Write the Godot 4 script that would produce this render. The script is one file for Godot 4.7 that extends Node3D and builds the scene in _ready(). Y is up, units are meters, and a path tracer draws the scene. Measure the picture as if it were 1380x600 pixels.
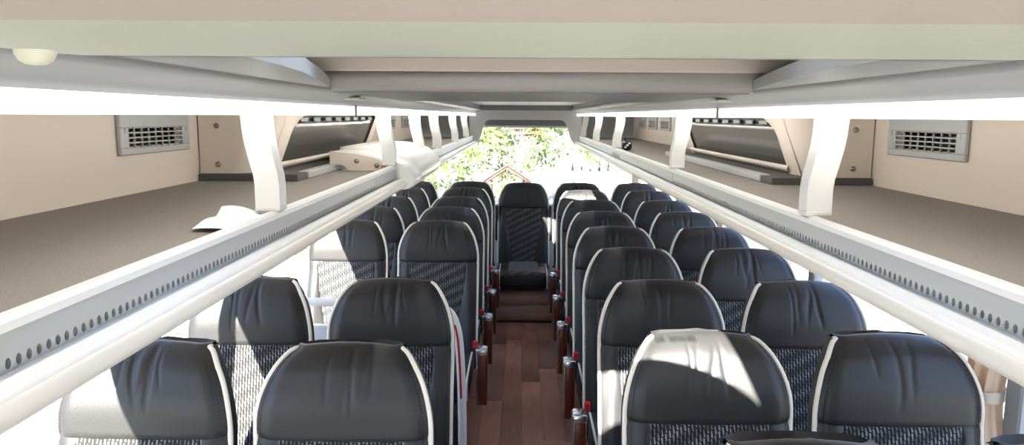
extends Node3D
# A coach interior seen from the front, looking along the aisle to the rear window.
# y up, metres; the aisle floor is y = 0, the bus runs along -z.

const RIM_X := 0.558          # aisle edge of the luggage racks
const SHELF_Y := 1.625
const WALL_X := 1.14          # back wall inside the racks
const SIDE_X := 1.36         # side wall with the windows
const REAR_Z := -8.35
const FRONT_Z := 1.7
const SEAT_HALF := 0.2375
const BACK_H := 0.785
const BACK_Y := 0.42

var M := {}
var taken := {}

# ------------------------------------------------------------------ naming
func numbered(called: String) -> String:
	if not taken.has(called):
		taken[called] = 0
		return called
	taken[called] += 1
	return "%s_%03d" % [called, taken[called]]

func tag(o: Node, label: String, category: String, group := "", kind := "") -> void:
	if label: o.set_meta("label", label)
	if category: o.set_meta("category", category)
	if group: o.set_meta("group", group)
	if kind: o.set_meta("kind", kind)

func thing(called: String, label: String, category: String, at := Vector3.ZERO, turn := 0.0, group := "") -> Node3D:
	var o := Node3D.new()
	o.name = numbered(called)
	add_child(o)
	o.position = at
	o.rotation.y = turn
	tag(o, label, category, group)
	return o

func part(called: String, mesh: Mesh, m: Material, parent: Node, at := Vector3.ZERO, label := "") -> MeshInstance3D:
	var o := MeshInstance3D.new()
	o.name = called
	o.mesh = mesh
	o.material_override = m
	o.position = at
	if label: o.set_meta("label", label)
	parent.add_child(o, true)
	return o

func struct(called: String, mesh: Mesh, m: Material, label := "", category := "") -> MeshInstance3D:
	var o := MeshInstance3D.new()
	o.name = numbered(called)
	o.mesh = mesh
	o.material_override = m
	add_child(o)
	tag(o, label, category, "", "structure")
	return o

# ------------------------------------------------------------------ mesh tools
func tool() -> SurfaceTool:
	var st := SurfaceTool.new()
	st.begin(Mesh.PRIMITIVE_TRIANGLES)
	st.set_smooth_group(0)
	return st

func done(st: SurfaceTool) -> ArrayMesh:
	st.generate_normals()
	st.index()
	return st.commit()

func tri(st: SurfaceTool, a: Vector3, b: Vector3, c: Vector3) -> void:
	st.add_vertex(a); st.add_vertex(b); st.add_vertex(c)

func quad(st: SurfaceTool, a: Vector3, b: Vector3, c: Vector3, d: Vector3) -> void:
	tri(st, a, b, c); tri(st, a, c, d)

func grid(st: SurfaceTool, nu: int, nv: int, f: Callable, uvf = null, flip := false) -> void:
	var pts := []
	var uvs := []
	for j in nv + 1:
		for i in nu + 1:
			var u := float(i) / nu
			var v := float(j) / nv
			var p: Vector3 = f.call(u, v)
			pts.append(p)
			uvs.append(uvf.call(p) if uvf != null else Vector2(u, v))
	for j in nv:
		for i in nu:
			var a: int = j * (nu + 1) + i
			var order := [a, a + 1, a + nu + 2, a, a + nu + 2, a + nu + 1]
			if flip: order = [a, a + nu + 2, a + 1, a, a + nu + 1, a + nu + 2]
			for k in order:
				st.set_uv(uvs[k])
				st.add_vertex(pts[k])

# box with chamfered edges
func box(st: SurfaceTool, c: Vector3, s: Vector3, b := 0.003) -> void:
	st.set_smooth_group(-1)
	var h := s / 2.0
	b = minf(b, minf(h.x, minf(h.y, h.z)) * 0.9)
	var P := func(sx, sy, sz, ax):
		var v := Vector3(sx * h.x, sy * h.y, sz * h.z)
		if ax != 0: v.x -= sx * b
		if ax != 1: v.y -= sy * b
		if ax != 2: v.z -= sz * b
		return c + v
	for ax in 3:
		for sg in [-1.0, 1.0]:
			var q := []
			for k in [[-1.0, -1.0], [1.0, -1.0], [1.0, 1.0], [-1.0, 1.0]]:
				var e := Vector3.ZERO
				e[ax] = sg; e[(ax + 1) % 3] = k[0]; e[(ax + 2) % 3] = k[1]
				q.append(P.call(e.x, e.y, e.z, ax))
			if sg > 0: quad(st, q[3], q[2], q[1], q[0])
			else: quad(st, q[0], q[1], q[2], q[3])
	for ax in 3:                       # edges along ax
		for s1 in [-1.0, 1.0]:
			for s2 in [-1.0, 1.0]:
				var a1 := (ax + 1) % 3
				var a2 := (ax + 2) % 3
				var e0 := Vector3.ZERO
				e0[ax] = -1; e0[a1] = s1; e0[a2] = s2
				var e1 := e0
				e1[ax] = 1
				var q := [P.call(e0.x, e0.y, e0.z, a1), P.call(e1.x, e1.y, e1.z, a1), P.call(e1.x, e1.y, e1.z, a2), P.call(e0.x, e0.y, e0.z, a2)]
				if s1 * s2 > 0: quad(st, q[0], q[1], q[2], q[3])
				else: quad(st, q[3], q[2], q[1], q[0])
	for sx in [-1.0, 1.0]:
		for sy in [-1.0, 1.0]:
			for sz in [-1.0, 1.0]:
				var a: Vector3 = P.call(sx, sy, sz, 0)
				var bb: Vector3 = P.call(sx, sy, sz, 1)
				var cc: Vector3 = P.call(sx, sy, sz, 2)
				if sx * sy * sz > 0: tri(st, a, cc, bb)
				else: tri(st, a, bb, cc)
	st.set_smooth_group(0)

func box_mesh(c: Vector3, s: Vector3, b := 0.003) -> ArrayMesh:
	var st := tool()
	box(st, c, s, b)
	return done(st)

# box from limits
func span(st: SurfaceTool, x0: float, x1: float, y0: float, y1: float, z0: float, z1: float, b := 0.002) -> void:
	box(st, Vector3((x0 + x1) / 2, (y0 + y1) / 2, (z0 + z1) / 2), Vector3(absf(x1 - x0), absf(y1 - y0), absf(z1 - z0)), b)

func span_mesh(x0: float, x1: float, y0: float, y1: float, z0: float, z1: float, b := 0.002) -> ArrayMesh:
	var st := tool()
	span(st, x0, x1, y0, y1, z0, z1, b)
	return done(st)

# box with fully rounded edges of radius r
func pill(st: SurfaceTool, c: Vector3, s: Vector3, r: float, n := 5, bend = null) -> void:
	var h := s / 2.0 - Vector3(r, r, r)
	var ts := []
	for i in n + 1: ts.append(tan((float(i) / n - 0.5) * PI / 2.0))
	for ax in 3:
		for sg in [-1.0, 1.0]:
			var f := func(u, v):
				var d := Vector3.ZERO
				d[ax] = sg
				d[(ax + 1) % 3] = tan((u - 0.5) * PI / 2.0)
				d[(ax + 2) % 3] = tan((v - 0.5) * PI / 2.0)
				var nn := d.normalized()
				var inner := Vector3(signf(d.x) * h.x if absf(d.x) > 0.001 else 0.0, signf(d.y) * h.y if absf(d.y) > 0.001 else 0.0, signf(d.z) * h.z if absf(d.z) > 0.001 else 0.0)
				var p: Vector3 = inner + nn * r
				if bend != null: p = bend.call(p)
				return c + p
			grid(st, n * 2, n * 2, f, null, sg < 0)

func pill_mesh(c: Vector3, s: Vector3, r: float, n := 4, bend = null) -> ArrayMesh:
	var st := tool()
	pill(st, c, s, r, n, bend)
	return done(st)

# closed outline in xy, swept from z0 to z1
func prism(st: SurfaceTool, pts: PackedVector2Array, z0: float, z1: float, smooth := true, bevel := 0.0) -> void:
	var n := pts.size()
	var rings := [[z0, 0.0], [z1, 0.0]]
	if bevel > 0.0:
		var s := signf(z1 - z0)
		rings = [[z0, bevel], [z0 + s * bevel, 0.0], [z1 - s * bevel, 0.0], [z1, bevel]]
	var polys := []
	for r in rings:
		var pl := pts
		if r[1] > 0.0:
			var o := Geometry2D.offset_polygon(pts, -r[1])
			if o.size() == 1 and o[0].size() == n:
				var best := 0                       # line the inner outline up with the outer one
				for k in n:
					if o[0][k].distance_to(pts[0]) < o[0][best].distance_to(pts[0]): best = k
				var al := PackedVector2Array()
				for k in n: al.append(o[0][(best + k) % n])
				if al[1].distance_to(pts[1]) < al[n - 1].distance_to(pts[1]): pl = al
		polys.append(pl)
	for k in rings.size() - 1:
		st.set_smooth_group(0 if smooth else -1)
		for i in n:
			var a: Vector2 = polys[k][i]
			var b: Vector2 = polys[k][(i + 1) % n]
			var c: Vector2 = polys[k + 1][(i + 1) % n]
			var d: Vector2 = polys[k + 1][i]
			quad(st, Vector3(a.x, a.y, rings[k][0]), Vector3(b.x, b.y, rings[k][0]), Vector3(c.x, c.y, rings[k + 1][0]), Vector3(d.x, d.y, rings[k + 1][0]))
	st.set_smooth_group(-1)
	for e in [0, rings.size() - 1]:
		var pl: PackedVector2Array = polys[e]
		var ix := Geometry2D.triangulate_polygon(pl)
		for t in range(0, ix.size(), 3):
			tri(st, Vector3(pl[ix[t]].x, pl[ix[t]].y, rings[e][0]), Vector3(pl[ix[t + 1]].x, pl[ix[t + 1]].y, rings[e][0]), Vector3(pl[ix[t + 2]].x, pl[ix[t + 2]].y, rings[e][0]))
	st.set_smooth_group(0)

func prism_mesh(pts: PackedVector2Array, z0: float, z1: float, smooth := true, bevel := 0.0) -> ArrayMesh:
	var st := tool()
	prism(st, pts, z0, z1, smooth, bevel)
	return done(st)

func tube(st: SurfaceTool, path: Array, rx: float, ry := -1.0, n := 8, up := Vector3.UP, cap := true) -> void:
	if ry < 0: ry = rx
	var rings := []
	for i in path.size():
		var t: Vector3 = (path[mini(i + 1, path.size() - 1)] - path[maxi(i - 1, 0)]).normalized()
		var side := t.cross(up)
		if side.length() < 0.01: side = t.cross(Vector3.RIGHT)
		side = side.normalized()
		var v := side.cross(t).normalized()
		var ring := []
		for k in n:
			var a := TAU * k / n
			ring.append(path[i] + side * cos(a) * rx + v * sin(a) * ry)
		rings.append(ring)
	for i in path.size() - 1:
		for k in n:
			quad(st, rings[i][k], rings[i][(k + 1) % n], rings[i + 1][(k + 1) % n], rings[i + 1][k])
	if cap:
		for k in range(1, n - 1):
			tri(st, rings[0][0], rings[0][k + 1], rings[0][k])
			var l: Array = rings[-1]
			tri(st, l[0], l[k], l[k + 1])

func tube_mesh(path: Array, rx: float, ry := -1.0, n := 8, up := Vector3.UP) -> ArrayMesh:
	var st := tool()
	tube(st, path, rx, ry, n, up)
	return done(st)

func lathe_mesh(prof: Array, n := 16) -> ArrayMesh:
	var st := tool()
	for i in prof.size() - 1:
		for k in n:
			var a := TAU * k / n
			var b := TAU * (k + 1) / n
			var p: Vector2 = prof[i]
			var q: Vector2 = prof[i + 1]
			quad(st, Vector3(p.x * cos(a), p.y, p.x * sin(a)), Vector3(p.x * cos(b), p.y, p.x * sin(b)), Vector3(q.x * cos(b), q.y, q.x * sin(b)), Vector3(q.x * cos(a), q.y, q.x * sin(a)))
	return done(st)

func smooth_path(pts: Array, per := 6) -> Array:
	var c := Curve3D.new()
	for i in pts.size():
		var t: Vector3 = (pts[mini(i + 1, pts.size() - 1)] - pts[maxi(i - 1, 0)]) / 6.0
		c.add_point(pts[i], -t, t)
	var out := []
	for i in pts.size() - 1:
		for k in per: out.append(c.sample(i, float(k) / per))
	out.append(pts[-1])
	return out

# ------------------------------------------------------------------ materials
func noise_tex(freq: float, ramp: Array, seed_: int, size := 256, normal := false, strength := 4.0) -> NoiseTexture2D:
	var n := FastNoiseLite.new()
	n.seed = seed_
	n.noise_type = FastNoiseLite.TYPE_SIMPLEX_SMOOTH
	n.frequency = freq
	n.fractal_octaves = 4
	var t := NoiseTexture2D.new()
	t.width = size; t.height = size
	t.seamless = true
	t.noise = n
	if normal:
		t.as_normal_map = true
		t.bump_strength = strength
	elif ramp.size():
		var g := Gradient.new()
		g.set_color(0, ramp[0]); g.set_color(1, ramp[1])
		t.color_ramp = g
	return t

func mat(called: String, c: Color, rough := 0.6, metal := 0.0) -> StandardMaterial3D:
	var m := StandardMaterial3D.new()
	m.resource_name = called
	m.albedo_color = c
	m.roughness = rough
	m.metallic = metal
	M[called] = m
	return m

func bumpy(m: StandardMaterial3D, freq: float, scale: float, strength: float, amount: float, seed_: int) -> void:
	m.normal_enabled = true
	m.normal_texture = noise_tex(freq, [], seed_, 256, true, strength)
	m.normal_scale = amount
	m.uv1_triplanar = true
	m.uv1_scale = Vector3.ONE * scale

func speckled(m: StandardMaterial3D, a: Color, b: Color, freq: float, scale: float, seed_: int) -> void:
	m.albedo_color = Color.WHITE
	m.albedo_texture = noise_tex(freq, [a, b], seed_)
	m.uv1_triplanar = true
	m.uv1_scale = Vector3.ONE * scale

func fabric_texture() -> ImageTexture:
	var s := 256                               # 0.12 m of cloth: columns of short pale dashes on black
	var im := Image.create(s, s, false, Image.FORMAT_RGBA8)
	var cols := 11
	var rng := RandomNumberGenerator.new()
	rng.seed = 5
	var jitter := []
	for i in cols * 8: jitter.append(rng.randf())
	for y in s:
		for x in s:
			var fx := float(x) / s * cols
			var ci := int(fx)
			var inx := fx - ci
			var off := float((ci * 5) % cols) / cols
			var fy := float(y) / s * 5.0 + off * 1.0
			var ri := int(floor(fy))
			var iny := fy - ri
			var c := 0.055 + 0.02 * sin(x * 2.4) * sin(y * 2.1)
			var lean := 0.22 * (iny - 0.5)
			var wave := 0.5 + 0.5 * sin(TAU * (float(y) / s * 2.0 + float(ci) / cols))
			var wide := 0.13 + 0.09 * wave
			if absf(inx - 0.5 - lean) < wide and iny > 0.04 and iny < 0.90:
				var j: float = jitter[(ci * 8 + ri % 8) % jitter.size()]
				c = 0.30 + 0.16 * wave + 0.10 * j
			im.set_pixel(x, y, Color(c, c, c * 1.04))
	return ImageTexture.create_from_image(im)

func wood_texture(base: Color, dark: Color, seed_: int) -> ImageTexture:
	var n := FastNoiseLite.new()
	n.seed = seed_
	n.frequency = 0.02
	n.fractal_octaves = 4
	var w := 128
	var h := 256
	var im := Image.create(w, h, false, Image.FORMAT_RGBA8)
	for y in h:
		for x in w:
			var g := n.get_noise_2d(x * 3.2, y * 0.35) * 0.5 + 0.5
			var p := n.get_noise_2d(x * 0.5 + 400, y * 0.5) * 0.5 + 0.5
			var fine := n.get_noise_2d(x * 14.0, y * 1.2 + 900) * 0.5 + 0.5
			im.set_pixel(x, y, dark.lerp(base, clampf(g * 0.5 + p * 0.4 + fine * 0.25 - 0.1, 0, 1)))
	return ImageTexture.create_from_image(im)

func make_materials() -> void:
	var m := mat("leather", Color(0.125, 0.127, 0.133), 0.5)
	m.metallic_specular = 0.5
	bumpy(m, 0.10, 9.0, 5.0, 0.16, 3)
	m = mat("shell", Color(0.10, 0.10, 0.105), 0.55)
	m = mat("fabric", Color.WHITE, 0.9)
	m.albedo_texture = fabric_texture()
	m.rim_enabled = true
	m.rim = 0.2
	mat("piping", Color(0.90, 0.88, 0.82), 0.6)
	mat("stitch", Color(0.05, 0.05, 0.055), 0.8)
	mat("chrome", Color(0.80, 0.80, 0.80), 0.22, 0.9)
	mat("buckle_red", Color(0.78, 0.07, 0.10), 0.45)
	mat("strap_red", Color(0.42, 0.05, 0.08), 0.5)
	m = mat("armrest_wood", Color.WHITE, 0.28)
	m.albedo_texture = wood_texture(Color(0.47, 0.23, 0.14), Color(0.27, 0.12, 0.07), 12)
	m.uv1_triplanar = true
	m.uv1_scale = Vector3(9, 2.2, 9)
	for i in 4:
		m = mat("plank%d" % i, Color.WHITE, 0.33)
		var k := [1.0, 0.86, 1.10, 0.94][i] as float
		m.albedo_texture = wood_texture(Color(0.78 * k, 0.575 * k, 0.49 * k), Color(0.56 * k, 0.385 * k, 0.32 * k), 40 + i)
	mat("joint", Color(0.24, 0.16, 0.13), 0.8)
	m = mat("beige", Color(0.83, 0.785, 0.735), 0.62)
	bumpy(m, 0.09, 6.0, 3.0, 0.15, 8)
	m = mat("beam_skin", Color(0.84, 0.855, 0.785), 0.5)
	bumpy(m, 0.07, 14.0, 6.0, 0.3, 9)
	m = mat("carpet", Color.WHITE, 0.95)
	speckled(m, Color(0.45, 0.43, 0.405), Color(0.58, 0.555, 0.525), 0.12, 9.0, 21)
	mat("dark_carpet", Color(0.33, 0.32, 0.31), 0.95)
	mat("grey_plastic", Color(0.66, 0.67, 0.67), 0.42)
	mat("duct_grey", Color(0.58, 0.59, 0.585), 0.4)
	mat("portal_grey", Color(0.88, 0.88, 0.87), 0.5)
	mat("floor_grey", Color(0.30, 0.30, 0.31), 0.7)
	mat("dark_grey", Color(0.47, 0.48, 0.475), 0.5)
	mat("upper_grey", Color(0.33, 0.33, 0.32), 0.6)
	mat("recess_grey", Color(0.62, 0.605, 0.585), 0.3)
	mat("rail_cream", Color(0.83, 0.815, 0.78), 0.35)
	mat("white_plastic", Color(0.93, 0.93, 0.92), 0.35)
	mat("post_white", Color(0.84, 0.84, 0.83), 0.4)
	mat("rim_white", Color(0.86, 0.86, 0.85), 0.4)
	mat("gloss_panel", Color(0.36, 0.355, 0.34), 0.16)
	M.gloss_panel.metallic_specular = 0.75
	mat("screw", Color(0.62, 0.58, 0.52), 0.3, 0.8)
	mat("paper", Color(0.95, 0.95, 0.95), 0.8)
	m = mat("curtain", Color(0.94, 0.87, 0.79), 0.85)
	m.backlight_enabled = true
	m.backlight = Color(0.62, 0.53, 0.45)
	mat("tieback", Color(0.90, 0.87, 0.82), 0.7)
	m = mat("glass", Color(0.9, 0.95, 0.95, 0.06), 0.02)
	m.transparency = BaseMaterial3D.TRANSPARENCY_ALPHA
	m = mat("strip_glow", Color(0.95, 0.95, 0.95), 0.5)
	m.emission_enabled = true
	m.emission = Color(1, 1, 1)
	m.emission_energy_multiplier = 0.75
	mat("dome_plastic", Color(0.93, 0.92, 0.84), 0.35)
	mat("wall_grey", Color(0.72, 0.72, 0.71), 0.6)
	mat("pillar_grey", Color(0.60, 0.62, 0.64), 0.5)
	mat("roof_white", Color(0.9, 0.9, 0.9), 0.5)
	mat("dark_rubber", Color(0.10, 0.10, 0.10), 0.7)
	mat("print_red", Color(0.85, 0.32, 0.18), 0.6)
	mat("print_dark", Color(0.12, 0.12, 0.12), 0.6)
	mat("sign_yellow", Color(0.80, 0.86, 0.40), 0.6)
	m = mat("ground", Color.WHITE, 0.9)
	speckled(m, Color(0.34, 0.335, 0.325), Color(0.42, 0.415, 0.40), 0.05, 0.3, 31)
	for i in 3:
		m = mat("leaf%d" % i, [Color(0.27, 0.37, 0.11), Color(0.22, 0.33, 0.10), Color(0.33, 0.39, 0.14)][i], 0.6)
		m.backlight_enabled = true
		m.backlight = Color(0.12, 0.18, 0.04)
	mat("conifer", Color(0.10, 0.16, 0.14), 0.8)
	mat("bark", Color(0.16, 0.12, 0.10), 0.9)
	mat("timber", Color(0.30, 0.17, 0.12), 0.7)

# ------------------------------------------------------------------ seats
func half_w(d: float) -> float:
	var t := clampf(d / 0.20, 0.0, 1.0)
	return SEAT_HALF * (0.63 + 0.37 * pow(1.0 - (1.0 - t) * (1.0 - t), 0.66))

func seam_d(u: float) -> float:                 # lower edge of the headrest, sagging in the middle
	return 0.217 + 0.016 * (1.0 - u * u)

func insert_w(d: float) -> float:
	return lerpf(0.170, 0.112, smoothstep(0.24, 0.74, d))

func face(x: float, d: float, wr: Array) -> Vector3:
	var w := half_w(d)
	var u := clampf(x / w, -1.0, 1.0)
	var a := absf(u)
	var z := 0.235 * d + 0.020 * exp(-pow((d - 0.13) / 0.085, 2.0))
	z -= 0.045 * pow(maxf(0.0, 1.0 - d / 0.05), 2.0)
	z -= 0.026 * pow(maxf(0.0, (a - 0.78) / 0.22), 2.0)
	z += 0.024 * smoothstep(0.5, 0.85, a) * smoothstep(0.26, 0.42, d)
	z -= 0.007 * exp(-pow((d - seam_d(u)) / 0.007, 2.0))
	z -= 0.0025 * exp(-pow((a - 0.915) / 0.010, 2.0)) 
	if d > 0.235: z -= 0.005 * exp(-pow((absf(x) - insert_w(d)) / 0.006, 2.0))
	for k in [0.33, 0.42, 0.53]:
		if absf(x) < insert_w(d): z -= 0.003 * exp(-pow((d - k) / 0.006, 2.0))
	for c in wr:
		var xx: float = x - c[0] - c[1] * d - 0.006 * sin(d * 22.0 + c[0] * 90.0)
		z -= c[2] * exp(-pow(xx / c[3], 2.0)) * smoothstep(-0.02, 0.03, d) * (1.0 - smoothstep(c[4] * 0.5, c[4], d))
	var y := BACK_Y + BACK_H - 0.012 * u * u - d
	return Vector3(x, y, z)

func wrinkles(seed_: int, n: int, shift: float) -> Array:
	var rng := RandomNumberGenerator.new()
	rng.seed = seed_
	var out := []
	for i in n:
		out.append([shift + rng.randf_range(-0.07, 0.07), rng.randf_range(-0.22, 0.22), rng.randf_range(0.0018, 0.0046), rng.randf_range(0.004, 0.009), rng.randf_range(0.10, 0.21)])
	return out

func headrest_mesh(wr: Array) -> ArrayMesh:
	var st := tool()
	grid(st, 96, 26, func(u, v):
		var uu: float = u * 2.0 - 1.0
		if v < 0.16:                              # over the top towards the back
			var k: float = 1.0 - v / 0.16
			var p := face(uu * half_w(0.0), 0.0, wr)
			p.z -= 0.075 * k
			p.y += 0.010 * sin(k * PI) - 0.012 * k * k
			return p
		var d: float = (v - 0.16) / 0.84
		d = d * seam_d(uu)
		return face(uu * half_w(d), d, wr))
	return done(st)

func insert_mesh() -> ArrayMesh:
	var st := tool()
	grid(st, 36, 40, func(u, v):
		var uu: float = u * 2.0 - 1.0
		var d0 := seam_d(uu * 0.72)
		var d: float = lerpf(d0, 0.775, v)
		return face(uu * insert_w(d), d, []), func(p): return Vector2(p.x / 0.12, -p.y / 0.12))
	return done(st)

func bolster_mesh(s: float) -> ArrayMesh:
	var st := tool()
	grid(st, 12, 32, func(u, v):
		var d: float = lerpf(seam_d(lerpf(0.72, 1.0, u)), 0.775, v)
		return face(s * lerpf(insert_w(d), half_w(d), u), d, []), null, s < 0)
	return done(st)

func back_shell_mesh() -> ArrayMesh:
	var st := tool()
	grid(st, 12, 24, func(u, v):
		var d: float = v * 0.785
		var w := half_w(d)
		var k: float = u * 2.0 - 1.0
		var a := absf(k)
		var f := face(w * signf(k), d, [])
		var th := 0.085 + 0.03 * smoothstep(0.0, 0.5, d)
		var x := 0.0
		var z := 0.0
		if a > 0.6:                                # flank, swelling a little outwards behind the piping
			var t := (1.0 - a) / 0.4
			x = signf(k) * (w + 0.012 * sin(t * PI) - 0.02 * t * t)
			z = f.z - th * t
		else:
			x = (w - 0.02) * k / 0.6
			z = f.z - th - 0.012 * (1.0 - pow(k / 0.6, 2.0))
		return Vector3(x, f.y, z))
	return done(st)

func side_piping(s: float) -> ArrayMesh:
	var path := []
	var f0 := face(s * half_w(0.0), 0.0, [])
	path.append(f0 + Vector3(-s * 0.010, -0.010, -0.045))
	path.append(f0 + Vector3(-s * 0.004, -0.002, -0.022))
	for i in 30:
		var d := 0.76 * pow(float(i) / 29.0, 1.5)
		var p := face(s * half_w(d), d, [])
		path.append(p + Vector3(s * 0.002, 0, -0.004))
	return tube_mesh(path, 0.0080, 0.0080, 8, Vector3(s, 0, 0))

func stitch_mesh(s: float) -> ArrayMesh:                 # a row of stitches beside each piping and over the headrest seam
	var st := tool()
	var d := 0.01
	while d < 0.70:
		var a := face(s * half_w(d) * 0.935, d, []) + Vector3(0, 0, 0.0006)
		var b := face(s * half_w(d + 0.006) * 0.935, d + 0.006, []) + Vector3(0, 0, 0.0006)
		var w := Vector3(0.0011, 0, 0)
		quad(st, a - w, a + w, b + w, b - w)
		d += 0.010
	return done(st)

func cushion_bend(p: Vector3) -> Vector3:        # front edge rolls down
	var t := smoothstep(-0.05, 0.25, p.z)
	return Vector3(p.x, p.y + 0.012 * (1.0 - pow(p.x / 0.24, 2.0)) - 0.012 * t, p.z)

func make_seat(aisle: int) -> Node3D:            # aisle: -1 / +1 side of the armrest, 0 for none
	var t := Node3D.new()
	part("headrest_cover", S.head[0], M.leather, t, Vector3.ZERO, "smooth black leather headrest cover with fine creases")
	part("patterned_insert", S.insert, M.fabric, t, Vector3.ZERO, "black fabric panel with pale dashed stripes")
	part("bolster", S.bol_l, M.leather, t); part("bolster", S.bol_r, M.leather, t)
	part("back_shell", S.back, M.shell, t)
	part("piping", S.pip_l, M.piping, t, Vector3.ZERO, "cream piping"); part("piping", S.pip_r, M.piping, t, Vector3.ZERO, "cream piping")
	for k in 2: part("stitching", S.stitch[k], M.stitch, t).set_meta("kind", "stuff")
	var c := part("cushion", S.cushion, M.leather, t)
	part("cushion_insert", S.cushion_insert, M.fabric, c)
	part("piping", S.cpip_l, M.piping, c); part("piping", S.cpip_r, M.piping, c)
	part("pedestal", S.pedestal, M.shell, t)
	if aisle != 0:
		var a := part("armrest", S.arm_frame, M.chrome, t, Vector3(aisle * 0.288, 0, 0), "folded chrome armrest with wooden inlay")
		part("wood_inlay", S.arm_wood, M.armrest_wood, a)
		part("end_cap", S.arm_cap, M.chrome, a)
		var b := part("belt_buckle", S.buckle, M.buckle_red, t, Vector3(aisle * 0.245, 0, 0), "red belt buckle")
		part("buckle_stalk", S.stalk, M.shell, b)
	return t

var S := {}
func make_seat_meshes() -> void:
	S.head = [headrest_mesh(wrinkles(1, 7, 0.0)), headrest_mesh(wrinkles(2, 10, -0.02)), headrest_mesh(wrinkles(7, 5, 0.03)), headrest_mesh(wrinkles(9, 3, -0.01))]
	S.insert = insert_mesh()
	S.bol_l = bolster_mesh(-1.0); S.bol_r = bolster_mesh(1.0)
	S.back = back_shell_mesh()
	S.pip_l = side_piping(-1.0); S.pip_r = side_piping(1.0)
	S.stitch = [stitch_mesh(-1.0), stitch_mesh(1.0)]
	S.cushion = pill_mesh(Vector3(0, 0.395, 0.385), Vector3(0.455, 0.15, 0.46), 0.05, 4, cushion_bend)
	var st := tool()
	grid(st, 16, 18, func(u, v):
		var x: float = (u - 0.5) * 0.27
		var k: float = v
		var p: Vector3
		if k < 0.72: p = Vector3(x, 0.075, lerpf(-0.2, 0.18, k / 0.72))
		else:
			var a: float = (k - 0.72) / 0.28 * 1.2
			p = Vector3(x, 0.025 + 0.05 * cos(a), 0.18 + 0.05 * sin(a))
		return cushion_bend(p) + Vector3(0, 0.3975, 0.387), func(p): return Vector2(p.x / 0.12, p.z / 0.12))
	S.cushion_insert = done(st)
	for s in [-1.0, 1.0]:
		var path := []
		for i in 9: path.append(cushion_bend(Vector3(s * 0.214, 0.061, lerpf(-0.2, 0.18, i / 8.0))))
		for i in range(1, 8):
			var a := i / 7.0 * PI * 0.5
			path.append(cushion_bend(Vector3(s * 0.214, 0.025 + 0.036 * cos(a), 0.18 + 0.05 * sin(a))))
		path.append(cushion_bend(Vector3(s * 0.214, -0.06, 0.23)))
		for i in path.size(): path[i] += Vector3(0, 0.395, 0.385)
		S["cpip_l" if s < 0 else "cpip_r"] = tube_mesh(path, 0.006, 0.006, 7, Vector3.RIGHT)
	st = tool()
	span(st, -0.16, 0.16, 0.0, 0.03, 0.12, 0.52, 0.006)
	span(st, -0.07, 0.07, 0.03, 0.325, 0.2, 0.42, 0.01)
	span(st, -0.20, 0.20, 0.29, 0.33, 0.14, 0.56, 0.008)
	S.pedestal = done(st)
	var lean := func(p): return Vector3(p.x, p.y, p.z + 0.10 * (p.y * 0.9))
	S.arm_frame = pill_mesh(Vector3(0, 0.405, 0.45), Vector3(0.064, 0.325, 0.08), 0.012, 3, lean)
	S.arm_wood = pill_mesh(Vector3(0.003, 0.40, 0.482), Vector3(0.052, 0.30, 0.03), 0.008, 3, lean)
	S.arm_cap = pill_mesh(Vector3(0, 0.562, 0.468), Vector3(0.066, 0.038, 0.085), 0.009, 3)
	st = tool()
	box(st, Vector3(0, 0.565, 0.37), Vector3(0.026, 0.042, 0.030), 0.005)
	S.buckle = done(st)
	S.stalk = box_mesh(Vector3(0, 0.475, 0.36), Vector3(0.016, 0.11, 0.014), 0.003)

func place_seat(proto: Node3D, x: float, z: float, variant: int, label: String, y := 0.0) -> Node3D:
	var o: Node3D = proto.duplicate()
	o.name = numbered("coach_seat")
	add_child(o)
	o.position = Vector3(x, y, z)
	(o.get_node("headrest_cover") as MeshInstance3D).mesh = S.head[variant % 4]
	tag(o, label, "seat", "coach seats in rows")
	return o

# ------------------------------------------------------------------ racks
func perforated(st: SurfaceTool, s: float, z_near: float, z_far: float) -> void:
	var pitch := 0.0163
	var x := s * RIM_X
	var y0 := 1.586
	var y1 := 1.636
	var yc := 1.5985
	var n := int((z_near - z_far) / pitch)
	st.set_smooth_group(-1)
	for i in n:
		var za := z_near - i * pitch
		var zb := za - pitch
		var zc := (za + zb) / 2.0
		var ring := []
		var frame := []
		for k in 8:
			var a := TAU * (k + 0.5) / 8.0
			ring.append(Vector3(x, yc + sin(a) * 0.0062, zc + cos(a) * 0.0046))
		var zs := [zb, zb, za, za]
		frame = [Vector3(x, yc + 0.003, za), Vector3(x, yc + 0.009, zc + 0.0035), Vector3(x, yc + 0.009, zc - 0.0035), Vector3(x, yc + 0.003, zb), Vector3(x, yc - 0.003, zb), Vector3(x, yc - 0.009, zc - 0.0035), Vector3(x, yc - 0.009, zc + 0.0035), Vector3(x, yc - 0.003, za)]
		for k in 8:
			var l := (k + 1) % 8
			quad(st, ring[k], ring[l], frame[l], frame[k])
			var dp := Vector3(s * 0.008, 0, 0)
			quad(st, ring[k], ring[l], ring[l] + dp, ring[k] + dp)
		var tl := Vector3(x, yc + 0.009, za)
		var tr := Vector3(x, yc + 0.009, zb)
		var bl := Vector3(x, yc - 0.009, za)
		var br := Vector3(x, yc - 0.009, zb)
		tri(st, tl, frame[1], frame[0]); tri(st, tr, frame[3], frame[2])
		tri(st, br, frame[5], frame[4]); tri(st, bl, frame[7], frame[6])
		quad(st, Vector3(x, y1, za), Vector3(x, y1, zb), tr, tl)
		quad(st, bl, br, Vector3(x, y0, zb), Vector3(x, y0, za))
	st.set_smooth_group(0)

func flip_x(pts: Array, s: float) -> PackedVector2Array:
	var o := PackedVector2Array()
	for p in pts: o.append(Vector2(p.x * s, p.y))
	return o

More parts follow.
